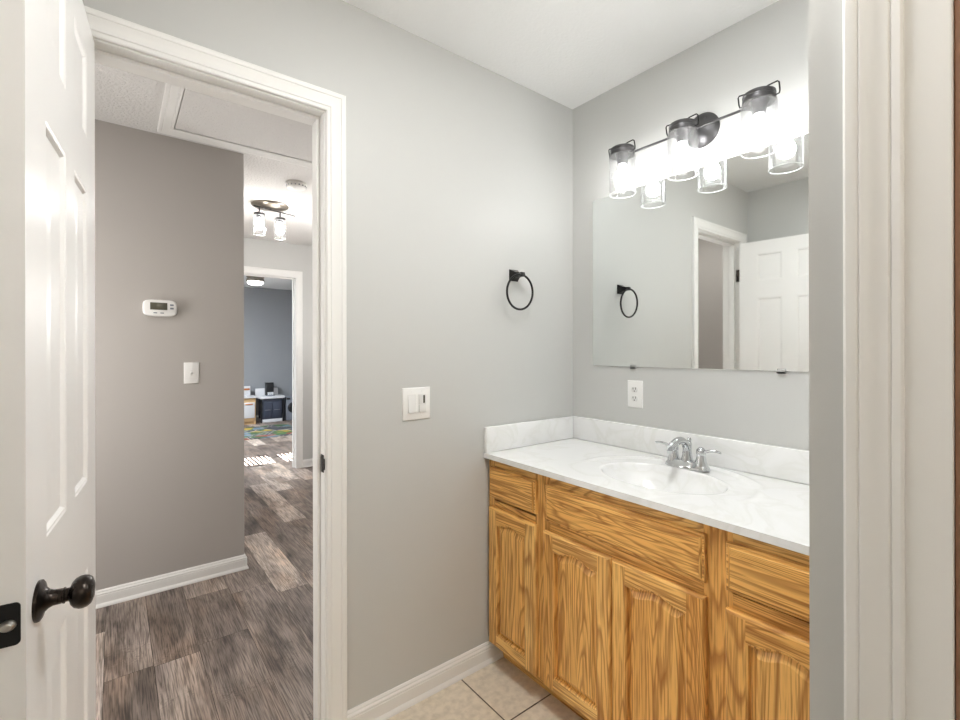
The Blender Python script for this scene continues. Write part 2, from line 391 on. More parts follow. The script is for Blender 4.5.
# plank floor: one plank per face, each with its own tone
def plank_floor():
    bm = bmesh.new(); lay = bm.loops.layers.color.new('tone')
    xs = [-2.90, -2.70, -2.50, -2.30, -2.10, -1.94, -1.776, -1.616, -1.455, -1.2575, -1.06, -0.902, -0.742, -0.582, -0.422, -0.262, -0.102, 0.058, 0.22, 0.40, 0.58, 0.76, 0.94, 1.15]
    joints = {-1.776: [(0.045, 0.12), (0.82, 0.5), (2.3, 0.75)], -1.616: [(0.045, 0.6), (0.81, 0.12), (2.2, 0.5)], -1.455: [(0.045, 0.34), (0.86, 0.1), (1.33, 0.55), (1.9, 0.2)], -1.2575: [(0.045, 0.42), (1.25, 0.48), (2.1, 0.5)],
              -1.06: [(0.52, 0.3), (1.11, 0.9), (2.05, 0.15), (3.1, 0.5)], -0.902: [(1.26, 0.32), (2.6, 0.36)], -0.742: [(0.9, 0.4), (2.15, 0.8), (3.35, 0.3)], -0.582: [(1.8, 0.35), (3.0, 0.85), (4.1, 0.3)]}
    for xa, xb in zip(xs, xs[1:]):
        J = joints.get(xa, [])
        y = 0.045; k = 0
        ys = []
        if J:
            y0s = [0.045] + [j for j, t in J if j > 0.05]; ts = [random.random() if J[0][0] > 0.05 else J[0][1]] + [t for j, t in J if j > 0.05]
            ys = list(zip(y0s, ts)); y = y0s[-1] + random.uniform(0.9, 1.25)
        else:
            ys = [(0.045, random.random())]; y = 0.045 + random.uniform(0.25, 1.2)
        while y < PLAY_Y + 0.05: ys.append((y, random.random())); y += random.choice((1.22, 0.9, 1.22))
        ends = [q[0] for q in ys[1:]] + [PLAY_Y + WT]
        for (ya, t), yb in zip(ys, ends):
            g = 0.0007
            f = bm.faces.new([bm.verts.new(p) for p in ((xa + g, ya + g, 0), (xb - g, ya + g, 0), (xb - g, yb - g, 0), (xa + g, yb - g, 0))])
            c = (t, random.random(), random.random(), 1)
            for l in f.loops: l[lay] = c
    f = bm.faces.new([bm.verts.new(p) for p in ((-2.9, 0.045, -0.0012), (1.15, 0.045, -0.0012), (1.15, PLAY_Y + WT, -0.0012), (-2.9, PLAY_Y + WT, -0.0012))]); f.material_index = 1
    me = bpy.data.meshes.new('floor_hall'); bm.to_mesh(me); bm.free(); me.materials.append(M_PLANK); me.materials.append(M_GROUT)
    o = bpy.data.objects.new('floor_hall', me); COL.objects.link(o); return o
struct(plank_floor())

# ------------------------------------------------------------------ casings, jambs, baseboards
CAS = [(0, 0), (0, .0085), (.003, .0105), (.0115, .0105), (.013, .0085), (.0155, .0115), (.026, .0120), (.038, .0150), (.0445, .0165), (.0465, .0145), (.0485, .0170), (.0530, .0182), (.0600, .0182), (.0635, .0155), (.0635, 0)]
def casing(b, u0, u1, h, fn, wsc=1.0, mat=0):
    """three mitred lengths round an opening u0..u1, height h; fn(u, z, t) -> point"""
    def st(k):
        out = []
        for wd, t in CAS:
            wd *= wsc
            u, z = ((u0 - wd, 0), (u0 - wd, h + wd), (u1 + wd, h + wd), (u1 + wd, 0))[k]
            out.append(fn(u, z, t))
        return out
    b.sweep([st(k) for k in range(4)], mat=mat)
BASE = [(0, 0), (.020, 0), (.0195, .006), (.017, .012), (.0125, .018), (.0125, .056), (.0100, .0585), (.0125, .062), (.0115, .067), (.0070, .072), (.0075, .0755), (.0050, .081), (.0035, .083), (0, .083)]
def baseboard(name, path, nrm, scale=1.0):
    """path: wall-face points (x, y); nrm: outward normal per segment, mitred at the joints"""
    b = MB(); sts = []
    n = len(path)
    for i, p in enumerate(path):
        ns = [Vector(nrm[j]) for j in (i - 1, i) if 0 <= j < n - 1]
        off = ns[0] if len(ns) == 1 else (ns[0] + ns[1])
        sts.append([(p[0] + off.x * t * scale, p[1] + off.y * t * scale, z * scale) for t, z in BASE])
    b.sweep(sts)
    return struct(b.build(name, [M_TRIM], sharp=16))

def jamb(b, u0, u1, h, d0, d1, fn, stop=None):
    """18 mm jamb boards lining the opening between depths d0 and d1, with a door stop"""
    def rect(ua, ub, za, zb, da, db):
        P = [fn(u, z, d) for u in (ua, ub) for z in (za, zb) for d in (da, db)]
        xs, ys, zs = zip(*P); b.box(min(xs), max(xs), min(ys), max(ys), min(zs), max(zs), bev=0.0015, seg=1)
    rect(u0 - .018, u0, 0, h, d0, d1); rect(u1, u1 + .018, 0, h, d0, d1); rect(u0 - .018, u1 + .018, h, h + .018, d0, d1)
    if stop:
        s0, s1 = stop
        rect(u0, u0 + .011, 0, h - .011, s0, s1); rect(u1 - .011, u1, 0, h - .011, s0, s1); rect(u0, u1, h - .011, h, s0, s1)

# bathroom doorway (depth is +Y from the bathroom face)
b = MB()
fin = lambda u, z, d: (u, d, z)
jamb(b, HJ, LJ, DH, 0.0, WT, fin, stop=(0.038, 0.075))
casing(b, HJ - .005, LJ + .005, DH + .005, lambda u, z, t: (u, -t, z))
casing(b, HJ - .005, LJ + .005, DH + .005, lambda u, z, t: (u, WT + t, z))
TR1 = struct(b.build('trim_1', [M_TRIM], sharp=16))
# strike plate on the latch jamb
b = MB()
b.box(LJ - .0016, LJ + .001, 0.006, 0.032, 0.885, 0.942, bev=.0008); b.box(LJ - .0026, LJ + .001, -0.003, 0.006, 0.896, 0.931, bev=.0008)
sp = b.build('strike_plate', [M_BRONZE], TR1)
bx('latch_hole', M_SLOT, sp, LJ - .0022, LJ - .0010, 0.013, 0.025, 0.902, 0.926)

# doorway into the playroom
b = MB()
jamb(b, FJ0, FJ1, FH, FAR_Y, FAR_Y + WT, fin, stop=(FAR_Y + .05, FAR_Y + .085))
casing(b, FJ0 - .005, FJ1 + .005, FH + .005, lambda u, z, t: (u, FAR_Y - t, z), 1.05)
casing(b, FJ0 - .005, FJ1 + .005, FH + .005, lambda u, z, t: (u, FAR_Y + WT + t, z), 1.05)
struct(b.build('trim_2', [M_TRIM], sharp=16))

# door beside the vanity partition: casing, flat jamb edge, dark stained slab set behind it
DY0, DY1 = -1.359, -2.10
b = MB()
casing(b, DY1 + .005 - .01, DY0 + .005, 2.045, lambda u, z, t: (RW_X - t, u, z), 1.02)
b.box(RW_X - .003, RW_X + WT, DY0 - .041, RW_Y - 0.1005, 0, 2.06, bev=.002); b.box(RW_X - .003, RW_X + WT, DY1 - .06, DY1 + .041 - .005, 0, 2.06, bev=.002)
b.box(RW_X - .003, RW_X + WT, DY1, DY0, 2.005, 2.06, bev=.002)
struct(b.build('trim_3', [M_TRIM], sharp=16))
d2 = tag(bx('door_2', M_STAIN, None, RW_X + .004, RW_X + .039, DY1 + .038, DY0 - .0415, 0.008, 2.003, bev=.002), 'brown stained door slab in white frame beside the vanity partition', 'door', kind='structure')

# baseboards
baseboard('baseboard_left', [(LJ + .0695, 0), (-0.461, 0)], [(0, -1)])
baseboard('baseboard_hall', [(-2.7, HALL_Y), (HALL_X, HALL_Y), (HALL_X, FAR_Y)], [(0, -1), (1, 0)])
baseboard('baseboard_far', [(FJ1 + .0720, FAR_Y), (0.12, FAR_Y)], [(0, -1)])
baseboard('baseboard_back', [(OPP, -0.02), (OPP, REAR_Y)], [(1, 0)])
baseboard('baseboard_playroom', [(-2.9, PLAY_Y), (1.05, PLAY_Y)], [(0, -1)], 1.15)
baseboard('baseboard_hall_back', [(LJ + .0695, WT), (0.12, WT)], [(0, 1)])

# ------------------------------------------------------------------ bathroom door (six panels), open a little past square
DW, DT = 0.611, 0.035
def six_panel(b):
    us = [0, .112, .262, .345, .495, DW]
    zs = [0.012, 0.235, 0.800, 0.990, 1.640, 1.758, 1.945, 2.034]
    for side in (0, 1):
        P = (lambda u, z, d: (u, DT - d, z)) if side else (lambda u, z, d: (u, d, z))
        for i in range(5):
            for j in range(7):
                u0, u1, z0, z1 = us[i], us[i + 1], zs[j], zs[j + 1]
                if i in (1, 3) and j in (1, 3, 5):
                    ls = []
                    for ins, d in ((0, 0), (.003, .0015), (.006, .0015), (.011, .0068), (.021, .0068), (.042, .0022), (.044, .0022)):
                        ls.append([P(u0 + ins, z0 + ins, d), P(u1 - ins, z0 + ins, d), P(u1 - ins, z1 - ins, d), P(u0 + ins, z1 - ins, d)])
                    b.loops(ls)
                else:
                    b.face([P(u0, z0, 0), P(u1, z0, 0), P(u1, z1, 0), P(u0, z1, 0)])
    z0, z1 = zs[0], zs[-1]
    for q in ([(0, 0, z0), (0, DT, z0), (0, DT, z1), (0, 0, z1)], [(DW, 0, z0), (DW, DT, z0), (DW, DT, z1), (DW, 0, z1)],
              [(0, 0, z0), (DW, 0, z0), (DW, DT, z0), (0, DT, z0)], [(0, 0, z1), (DW, 0, z1), (DW, DT, z1), (0, DT, z1)]):
        b.face(q)
PIN = Vector((HJ + .003 - .0, -.008, 0))
XD = Matrix.Translation(PIN) @ Matrix.Rotation(math.radians(-95.35), 4, 'Z') @ Matrix.Translation(Vector((.003, .008, 0)))
b = MB(); six_panel(b)
DOOR = b.build('door_1', [M_DOOR], xf=XD, merge=True, sharp=20)
tag(DOOR, 'white six panel bathroom door swung open against the wall', 'door', kind='structure')
ku, kz = DW - .060, 0.916
for sgn, y0, nm in ((1, DT, 'door_knob'), (-1, 0.0, 'door_knob')):
    b = MB()
    b.lathe([(0, 0), (.0325, 0), (.0330, .002), (.0325, .004), (.029, .006), (.020, .0085), (.0150, .013), (.0125, .018), (.0120, .028), (.0130, .029), (.0130, .0305), (.0110, .0315), (.0108, .035), (.0125, .0365), (.019, .0385), (.0240, .0425), (.0265, .048), (.0268, .052), (.0255, .057), (.0215, .0615), (.013, .0642), (0, .065)],
            (ku, y0, kz), (0, sgn, 0), 40, scale=(1, 0.86) if sgn > 0 else (.9, .86))
    b.build(nm, [M_BRONZE], DOOR, xf=XD)
b = MB(); rr = []
for cx_, cz_, a0_ in ((DT / 2 + .0065, .0225, 0), (DT / 2 - .0065, .0225, 90), (DT / 2 - .0065, -.0225, 180), (DT / 2 + .0065, -.0225, 270)):
    rr += [(cx_ + .006 * math.cos(math.radians(a0_ + 15 * i)), kz + cz_ + .006 * math.sin(math.radians(a0_ + 15 * i))) for i in range(7)]
b.loops([[(DW - .0008, y, z) for y, z in rr], [(DW + .0012, y, z) for y, z in rr], [(DW + .0016, DT / 2 + (y - DT / 2) * .97, kz + (z - kz) * .985) for y, z in rr]], start_cap=True)
lp = b.build('latch_plate', [M_BLACK], DOOR, xf=XD)
b = MB(); b.lathe([(0, .0095), (.0050, .0088), (.0078, .0035), (.0082, 0.0), (0, 0)], (DW + .0012, DT / 2, kz), (1, 0, 0), 24, scale=(1.1, .9))
b.build('latch_bolt', [M_BRASS], lp, xf=XD)
for hz in (0.22, 1.02, 1.815):
    b = MB()
    b.tube([(-.003, -.008, hz - .044), (-.003, -.008, hz + .044)], .0055, 14)
    b.tube([(-.003, -.008, hz + .044), (-.003, -.008, hz + .049)], [.0045, .002], 12)
    b.box(-.0024, .0006, -.008, .026, hz - .044, hz + .044, bev=.0006)
    b.build('hinge', [M_BRONZE], DOOR, xf=XD)
    b = MB(); b.box(HJ - .0008, HJ + .0018, -.006, .028, hz - .044, hz + .044, bev=.0006)
    b.build('hinge_leaf', [M_BRONZE], TR1)

# ------------------------------------------------------------------ vanity cabinet
CT, CTH = 0.857, 0.020            # counter top height, thickness
FX = -0.524                       # face frame plane
VAN = thing('vanity_cabinet', 'honey oak vanity cabinet with arched doors under the white sink top', 'cabinet', (-0.27, RW_Y / 2, 0))
b = MB()
YL, YR = -0.004, RW_Y + .004
zt = CT - CTH - .0062
def ff(y0, y1, z0, z1, m): b.box(FX, FX + .018, y0, y1, z0, z1, bev=.0008, seg=1, mat=m)
ff(-.040, YL, .090, zt, 0); ff(YR, YR + .036, .090, zt, 0); ff(-.345, -.272, .090, zt, 0); ff(-.967, -.893, .090, zt, 0)
for (a, c) in ((-.272, -.040), (-.893, -.345), (YR + .036, -.967)):
    ff(a, c, zt - .034, zt, 1); ff(a, c, .634, .672, 1); ff(a, c, .090, .112, 1)
for ya, yb in ((YL - .016, YL), (YR, YR + .016)): b.box(FX + .018, -.004, ya, yb, .090, zt, mat=0); b.box(-.447, -.004, ya, yb, 0, .090, mat=0)
b.box(FX + .018, -.004, YR + .016, YL - .016, .090, .105, mat=0); b.box(-.012, -.004, YR + .016, YL - .016, .105, zt, mat=0)
b.box(-.461, -.447, YR, YL, 0, .090, mat=2)
b.build('cabinet_frame', [OAK_V[3], OAK_H[3], OAK_H[1]], VAN)

def rect_loop(y0, y1, z0, z1, x): return [(x, y0, z0), (x, y1, z0), (x, y1, z1), (x, y0, z1)]
def drawer_front(name, y0, y1, z0, z1, m):
    b = MB(); ls = []
    for ins, d in ((.002, 0), (0, .002), (0, .010), (.002, .0125), (.007, .0135), (.0085, .0125), (.0100, .0165), (.013, .019)):
        ls.append(rect_loop(y0 + ins, y1 - ins, z0 + ins, z1 - ins, FX - .0005 - d))
    b.loops(ls, start_cap=True)
    for f in b.bm.faces:
        f.normal_update()
        if abs(f.normal.y) > .5: f.material_index = 1
    return b.build(name, [m, OAK_V[1]], VAN, sharp=18)
drawer_front('drawer', -.285, -.019, .684, .809, OAK_H[0])
tag(drawer_front('false_drawer_front', -.903, -.334, .676, .803, OAK_H[1]), 'wide oak drawer front under the sink')
drawer_front('drawer', -1.221, -.955, .680, .802, OAK_H[2])

def cab_door(y0, y1, z0, z1, mv, mh, mp):
    b = MB(); T = .019; S = .049; RISE = .017
    X = lambda d: FX - .0005 - d
    ls = []
    for ins, d in ((.002, 0), (0, .002), (0, .012), (.003, .0165), (.007, T)):
        ls.append(rect_loop(y0 + ins, y1 - ins, z0 + ins, z1 - ins, X(d)))
    b.loops(ls, cap=False, start_cap=True, mat=0)
    for f in b.bm.faces:
        f.normal_update()
        if abs(f.normal.z) > .5: f.material_index = 1
    a0, a1, c0, c1 = y0 + .007, y1 - .007, z0 + .007, z1 - .007
    p0, p1, q0, q1 = y0 + S, y1 - S, z0 + S, z1 - S + .006
    K = 17
    def top(t):                                    # eyebrow arch with short level shoulders
        s = min(1.0, max(0.0, (abs(t - .5) * 2)) / .86)
        return -RISE * (0.5 - 0.5 * math.cos(PI * min(1, s))) * 1.0
    b.face([(X(T), a0, c0), (X(T), p0, c0), (X(T), p0, c1), (X(T), a0, c1)], 0)
    b.face([(X(T), p1, c0), (X(T), a1, c0), (X(T), a1, c1), (X(T), p1, c1)], 0)
    b.face([(X(T), p0, c0), (X(T), p1, c0), (X(T), p1, q0), (X(T), p0, q0)], 1)
    tops = [(p1 + (p0 - p1) * k / (K - 1), q1 + top(k / (K - 1))) for k in range(K)]
    for (ya, za), (yb, zb) in zip(tops, tops[1:]):
        b.face([(X(T), ya, za), (X(T), ya, c1), (X(T), yb, c1), (X(T), yb, zb)], 1)
    ls = []
    for ins, d in ((0, T), (.003, T - .002), (.005, T - .002), (.0065, T - .0125), (.012, T - .0125), (.027, T - .003), (.029, T - .003)):
        l = [(X(d), p0 + ins, q0 + ins), (X(d), p1 - ins, q0 + ins)]
        for k in range(K):
            t = k / (K - 1); y = (p1 - ins) + ((p0 + ins) - (p1 - ins)) * t
            l.append((X(d), y, q1 + top(t) - ins))
        ls.append(l)
    b.loops(ls, mat=2)
    return b.build('cabinet_door', [mv, mh, mp], VAN, sharp=14, merge=True)
cab_door(-.285, -.019, .095, .646, OAK_V[0], OAK_H[2], OAK_V[1])
cab_door(-.6135, -.326, .092, .641, OAK_V[1], OAK_H[0], OAK_V[2])
cab_door(-.905, -.6165, .092, .641, OAK_V[2], OAK_H[1], OAK_V[0])
cab_door(-1.221, -.955, .092, .636, OAK_V[0], OAK_H[3], OAK_V[3])

# ------------------------------------------------------------------ sink top: slab with an integral oval bowl and a raised ring
TOP = thing('sink_countertop', 'white marbled sink top with oval bowl and splash edges on oak vanity', 'countertop', (-0.27, RW_Y / 2, CT))
BX, BY, BA, BB, BD = -0.298, -0.634, 0.212, 0.154, 0.135   # bowl centre, half length (Y), half width (X), depth
def ctop():
    bm = bmesh.new()
    X0, X1, Y0, Y1 = -.551, -.001, RW_Y + .001, -.001
    # directions incl. the exact rectangle corners
    ang = sorted(set([2 * PI * k / 128 for k in range(128)] + [math.atan2((y - BY) / BA, (x - BX) / BB) % (2 * PI) for x in (X0, X1) for y in (Y0, Y1)]))
    def ridge(x, y):
        r = math.hypot((x - BX) / 0.262, (y - BY) / 0.292)
        k = math.exp(-((r - 1.0) / 0.028) ** 2)
        fade = max(0, min(1, (x + 0.36) / 0.12))
        dip = max(0.0, min(1.0, (1.02 - r) / 0.08))
        return 0.0045 * k * fade - 0.0022 * dip * fade
    def edge_t(c, s):
        ts = []
        if c > 1e-9: ts.append((X1 - BX) / (BB * c))
        if c < -1e-9: ts.append((X0 - BX) / (BB * c))
        if s > 1e-9: ts.append((Y1 - BY) / (BA * s))
        if s < -1e-9: ts.append((Y0 - BY) / (BA * s))
        return min(ts)
    rings = []
    for q in (0.0, .06, .14, .25, .38, .52, .64, .74, .82, .88, .925, .955, .975, .99, 1.0):
        prof = -BD * (1 - q ** 2.6) if q < .955 else None
        if prof is None:
            base = -BD * (1 - .955 ** 2.6); u = (q - .955) / .045
            prof = base * max(0.0, 1 - u) ** 1.8
        rings.append([(BX + BB * q * math.cos(a), BY + BA * q * math.sin(a), CT + prof) for a in ang] if q > 0 else [(BX, BY, CT - BD)])
    for f in [i / 46 for i in range(1, 47)]:
        ring = []
        for a in ang:
            c, s = math.cos(a), math.sin(a); te = edge_t(c, s); t = 1 + (te - 1) * f
            x, y = BX + BB * t * c, BY + BA * t * s
            e = min(x - X0, 1)
            ring.append((x, y, CT + (ridge(x, y) if f < 1 and t > 1.03 else 0)))
        rings.append(ring)
    VR = [[bm.verts.new(p) for p in r] for r in rings]
    n = len(ang)
    for a, c in zip(VR, VR[1:]):
        for k in range(n):
            k2 = (k + 1) % n
            if len(a) == 1: bm.faces.new((a[0], c[k], c[k2]))
            else: bm.faces.new((a[k], a[k2], c[k2], c[k]))
    out = VR[-1]
    low = [bm.verts.new((v.co.x, v.co.y, CT - CTH)) for v in out]
    for k in range(n): bm.faces.new((out[k], out[(k + 1) % n], low[(k + 1) % n], low[k]))
    ring_in = [bm.verts.new((BX + BB * 1.06 * math.cos(a), BY + BA * 1.06 * math.sin(a), CT - CTH)) for a in ang]
    for k in range(n): bm.faces.new((low[k], low[(k + 1) % n], ring_in[(k + 1) % n], ring_in[k]))
    m = MB(); m.bm.free(); m.bm = bm
    # ease the front edge
    fe = [e for e in bm.edges if all(abs(v.co.x - X0) < 1e-4 and v.co.z > CT - .001 for v in e.verts)]
    bmesh.ops.bevel(bm, geom=fe, offset=.004, segments=3, profile=.5, affect='EDGES')
    return m.build('sink_slab', [M_MARBLE], TOP, sharp=50)
ctop()
b = MB(); b.box(-.020, -.001, RW_Y + .001, -.001, CT + .0005, .963, bev=.004, seg=3); b.build('back_splash', [M_MARBLE], TOP)
b = MB(); b.box(-.551, -.0215, -.020, -.001, CT + .0008, .963, bev=.004, seg=3); b.build('side_splash', [M_MARBLE], TOP)
b = MB(); b.lathe([(0, .004), (.010, .004), (.012, .002), (.022, .002), (.024, 0), (0, 0)], (BX, BY, CT - BD + .0005), (0, 0, 1), 28)
b.build('drain', [M_CHROME], TOP)
TOP.rotation_euler.x = 0.008      # the old top is slightly out of level

# ------------------------------------------------------------------ faucet
FXc, FYc, FZ = -.112, -.629, CT + .001
FA = thing('faucet', 'chrome two handle faucet behind the oval sink bowl', 'faucet', (FXc, FYc, FZ))
b = MB()
ls = []
for k, (ax, ay, z) in enumerate(((.030, .080, 0), (.030, .080, .004), (.027, .077, .010), (.022, .072, .018), (.019, .068, .024), (.012, .056, .027))):
    l = []
    for j in range(40):
        t = 2 * PI * j / 40; c, s = math.cos(t), math.sin(t)
        l.append((FXc + ax * math.copysign(abs(c) ** .7, c), FYc + ay * math.copysign(abs(s) ** .55, s), FZ + z))
    ls.append(l)
b.loops(ls, start_cap=True)
b.build('faucet_base', [M_CHROME], FA)
b = MB()
b.lathe([(0, 0), (.021, 0), (.0205, .012), (.0165, .030), (.0150, .050), (.0155, .066), (.0165, .070), (.013, .078), (0, .080)], (FXc, FYc, FZ + .015), (0, 0, 1), 28)
pts, rad = [], []
for k in range(15):
    t = k / 14; a = PI * .98 * t
    pts.append((FXc - .004 - .112 * t ** 1.15, FYc, FZ + .068 + .034 * math.sin(PI * .86 * t ** .8))); rad.append((.0155 - .003 * t, .0135 - .002 * t))
b.tube(pts, rad, 16)
b.lathe([(0, .0), (.0085, 0), (.0095, .004), (.0095, .012), (0, .012)], (pts[-1][0], FYc, pts[-1][2] - .018), (0, 0, 1), 18)
b.build('spout', [M_CHROME], FA)
b = MB(); b.tube([(FXc + .014, FYc, FZ + .02), (FXc + .014, FYc, FZ + .092)], .0028, 10); b.lathe([(0, 0), (.004, 0), (.007, .004), (.0075, .010), (.005, .014), (0, .015)], (FXc + .014, FYc, FZ + .090), (0, 0, 1), 18)
b.build('lift_rod', [M_CHROME], FA)
for s in (1, -1):
    yc = FYc + s * .0505
    b = MB()
    b.lathe([(0, 0), (.0225, 0), (.022, .008), (.0175, .022), (.0145, .036), (.0140, .040), (.0155, .042), (.0165, .050), (.0145, .060), (.008, .066), (0, .068)], (FXc, yc, FZ + .012), (0, 0, 1), 28)
    P, R = [], []
    for k in range(11):
        t = k / 10
        P.append((FXc - .004 * t, yc + s * (.008 + .062 * t), FZ + .062 + .014 * math.sin(PI * .62 * t) - .004 * t * t)); R.append((.0055 - .0022 * t, .0068 - .0005 * t))
    b.tube(P, R, 12)
    b.build('faucet_handle', [M_CHROME], FA)

# ------------------------------------------------------------------ wall mirror
MI = thing('wall_mirror', 'frameless rectangular mirror clipped to the wall above the sink', 'mirror', (0, -.62, 1.21))
MY0, MY1, MZ0, MZ1 = -1.135, -.123, 1.210, 1.966
bx('mirror_glass', M_MIRROR, MI, -.006, -.0005, MY0, MY1, MZ0, MZ1, bev=.0006, seg=1)
for y in (-.335, -.895):
    b = MB(); b.box(-.0105, -.0002, y - .013, y + .013, MZ0 - .009, MZ0 - .0002, bev=.0012); b.box(-.0105, -.0068, y - .013, y + .013, MZ0 - .009, MZ0 + .008, bev=.0012)
    b.build('mirror_clip', [M_CLIP], MI)

# ------------------------------------------------------------------ three light vanity fixture
VL = thing('vanity_light', 'dark metal wall light with three clear glass jars over the mirror', 'wall light', (0, -.617, 2.08))
LX, LZT = -.117, 2.066
b = MB(); b.lathe([(0, .032), (.012, .031), (.030, .026), (.048, .017), (.060, .008), (.064, .003), (.064, 0), (0, 0)], (-.0005, -.632, 2.103), (-1, 0, 0), 40)
for yy, zz in ((-.612, 2.072), (-.652, 2.134)): b.lathe([(0, .006), (.0045, .005), (.0055, 0), (0, 0)], (-.020, yy, zz), (-1, 0, 0), 14)
b.build('wall_canopy', [M_FIX], VL)
b = MB(); b.tube([(LX + .045, -.362, LZT + .022), (LX + .045, -.875, LZT + .022)], .0046, 10)
b.tube([(-.02, -.632, LZT + .036), (LX + .045, -.632, LZT + .022)], .006, 10)
b.build('cross_rod', [M_FIX], VL)
GR = .0525
for i, y in enumerate((-.362, -.617, -.872)):
    b = MB()
    b.lathe([(0, .044), (.008, .0435), (.0095, .041), (.0095, .036), (.042, .034), (.0465, .031), (.0475, .024), (.0455, .022), (.0455, .017), (.0475, .015), (.0475, .002), (.0462, 0), (.044, .002), (.030, .006), (.0225, -.004), (.0200, -.030), (.0170, -.034), (0, -.034)], (LX, y, LZT), (0, 0, 1), 36)
    h = b.build('lamp_holder', [M_FIX], VL)
    b = MB()                                         # wire bail of the jar
    for s in (1, -1):
        P = [(LX, y + s * .046, LZT + .008), (LX, y + s * .058, LZT + .010), (LX - .002, y + s * .060, LZT + .018), (LX - .008, y + s * .060, LZT + .040), (LX - .010, y + s * .056, LZT + .044), (LX - .010, y + s * .030, LZT + .042), (LX - .004, y + s * .010, LZT + .040)]
        b.tube(P, .0024, 8)
    b.build('wire_bail', [M_BLACK], h)
    b = MB(); b.lathe([(.0475, .004), (.0500, .0035), (GR, -.004), (GR, -.153), (GR - .0028, -.153), (GR - .0028, -.004), (.0475, .001), (.0475, .004)], (LX, y, LZT), (0, 0, 1), 48)
    b.build('glass_shade', [M_GLASS], h)
    b = MB(); b.tube([(LX + (GR - .0014) * math.cos(2 * PI * k / 48), y + (GR - .0014) * math.sin(2 * PI * k / 48), LZT - .154) for k in range(48)], .0017, 8, closed=True)
    b.build('glass_rim', [M_RIM], h)
    b = MB(); b.lathe([(0, -.118), (.012, -.1165), (.0215, -.111), (.0275, -.101), (.0295, -.089), (.0275, -.077), (.0210, -.064), (.0155, -.052), (.0140, -.036), (0, -.036)], (LX, y, LZT), (0, 0, 1), 24)
    b.build('light_bulb', [M_BULB], h)

# ------------------------------------------------------------------ towel ring
TRG = thing('towel_ring', 'black towel ring on the gray wall between doorway and mirror', 'towel ring', (-.386, 0, 1.60))
tx, tz = -.386, 1.602
b = MB()
b.loops([[(tx + s * a, -.0005 - d, tz + q * a) for s, q in ((-1, -1), (1, -1), (1, 1), (-1, 1))] for a, d in ((.024, 0), (.0245, .003), (.022, .006), (.011, .030), (.009, .044))], start_cap=True)
b.box(tx - .009, tx + .012, -.062, -.040, tz - .010, tz + .008, bev=.002); b.tube([(tx - .016, -.052, tz - .003), (tx + .018, -.052, tz - .003)], .0055, 12)
b.build('ring_mount', [M_BLACK], TRG)
b = MB(); RR = .073
b.tube([(tx - .008 + RR * math.cos(2 * PI * k / 56), -.052 - .004 * math.sin(2 * PI * k / 56), tz - .003 - RR + RR * math.sin(2 * PI * k / 56)) for k in range(56)], .0047, 10, closed=True)
b.build('ring', [M_BLACK], TRG)

# ------------------------------------------------------------------ switches, outlet, thermostat
def plate_loops(b, P, u0, u1, v0, v1, d=.006):
    b.loops([[P(u0 + i, v0 + i, t), P(u1 - i, v0 + i, t), P(u1 - i, v1 - i, t), P(u0 + i, v1 - i, t)] for i, t in ((0, 0), (0, .002), (.002, d * .8), (.005, d))], start_cap=True)
SW = thing('double_light_switch', 'white two gang rocker switch plate by the doorway trim', 'light switch', (-.866, 0, 1.086))
PL = lambda u, v, d: (u, -.0005 - d, v)
b = MB(); plate_loops(b, PL, -.9255, -.8085, 1.027, 1.145)
for u in (-.889, -.845):
    for v in (1.131, 1.041): b.lathe([(0, .001), (.0028, .0006), (.003, 0), (0, 0)], PL(u, v, .006), (0, -1, 0), 12)
b.build('switch_plate', [M_PLASTIC], SW)
b = MB()
b.box(-.9055, -.8725, -.0072, -.006, 1.0525, 1.1195)
b.loops([[PL(-.9035, 1.054, .0065), PL(-.8745, 1.054, .0065), PL(-.8745, 1.118, .0065), PL(-.9035, 1.118, .0065)], [PL(-.9030, 1.0545, .0115), PL(-.875, 1.0545, .0115), PL(-.875, 1.1175, .0068), PL(-.903, 1.1175, .0068)]])
b.build('rocker', [M_PLASTIC2], SW)
b = MB()
b.box(-.8615, -.8285, -.0072, -.006, 1.0525, 1.1195)
b.box(-.859, -.831, -.0098, -.007, 1.084, 1.118, bev=.001); b.box(-.859, -.831, -.0115, -.007, 1.054, 1.081, bev=.001)
b.build('rocker', [M_PLASTIC2], SW)
bx('fan_button', M_SCREEN, SW, -.842, -.835, -.0104, -.0095, 1.087, 1.116)

OU = thing('wall_outlet', 'white duplex outlet on the wall under the mirror', 'outlet', (0, -.342, 1.095))
PO = lambda u, v, d: (-.0005 - d, u, v)
b = MB(); plate_loops(b, PO, -.379, -.306, 1.037, 1.152)
b.build('outlet_plate', [M_PLASTIC], OU)
for v in (1.0755, 1.1135):
    b = MB(); b.loops([[PO(-.3425 + a * .0165 * math.cos(t), v + a * .0140 * max(-.86, min(.86, math.sin(t))), d) for t in [2 * PI * k / 32 for k in range(32)]] for a, d in ((1, .0055), (1, .0072), (.95, .0078))])
    r = b.build('receptacle', [M_PLASTIC2], OU)
    b = MB(); b.box(-.0090, -.0080, -.3500, -.3476, v, v + .009); b.box(-.0090, -.0080, -.3376, -.3352, v, v + .008); b.lathe([(0, .001), (.0026, .001), (.0026, 0), (0, 0)], PO(-.3425, v - .0065, .0076), (-1, 0, 0), 12)
    b.build('receptacle_slots', [M_SLOT], r)

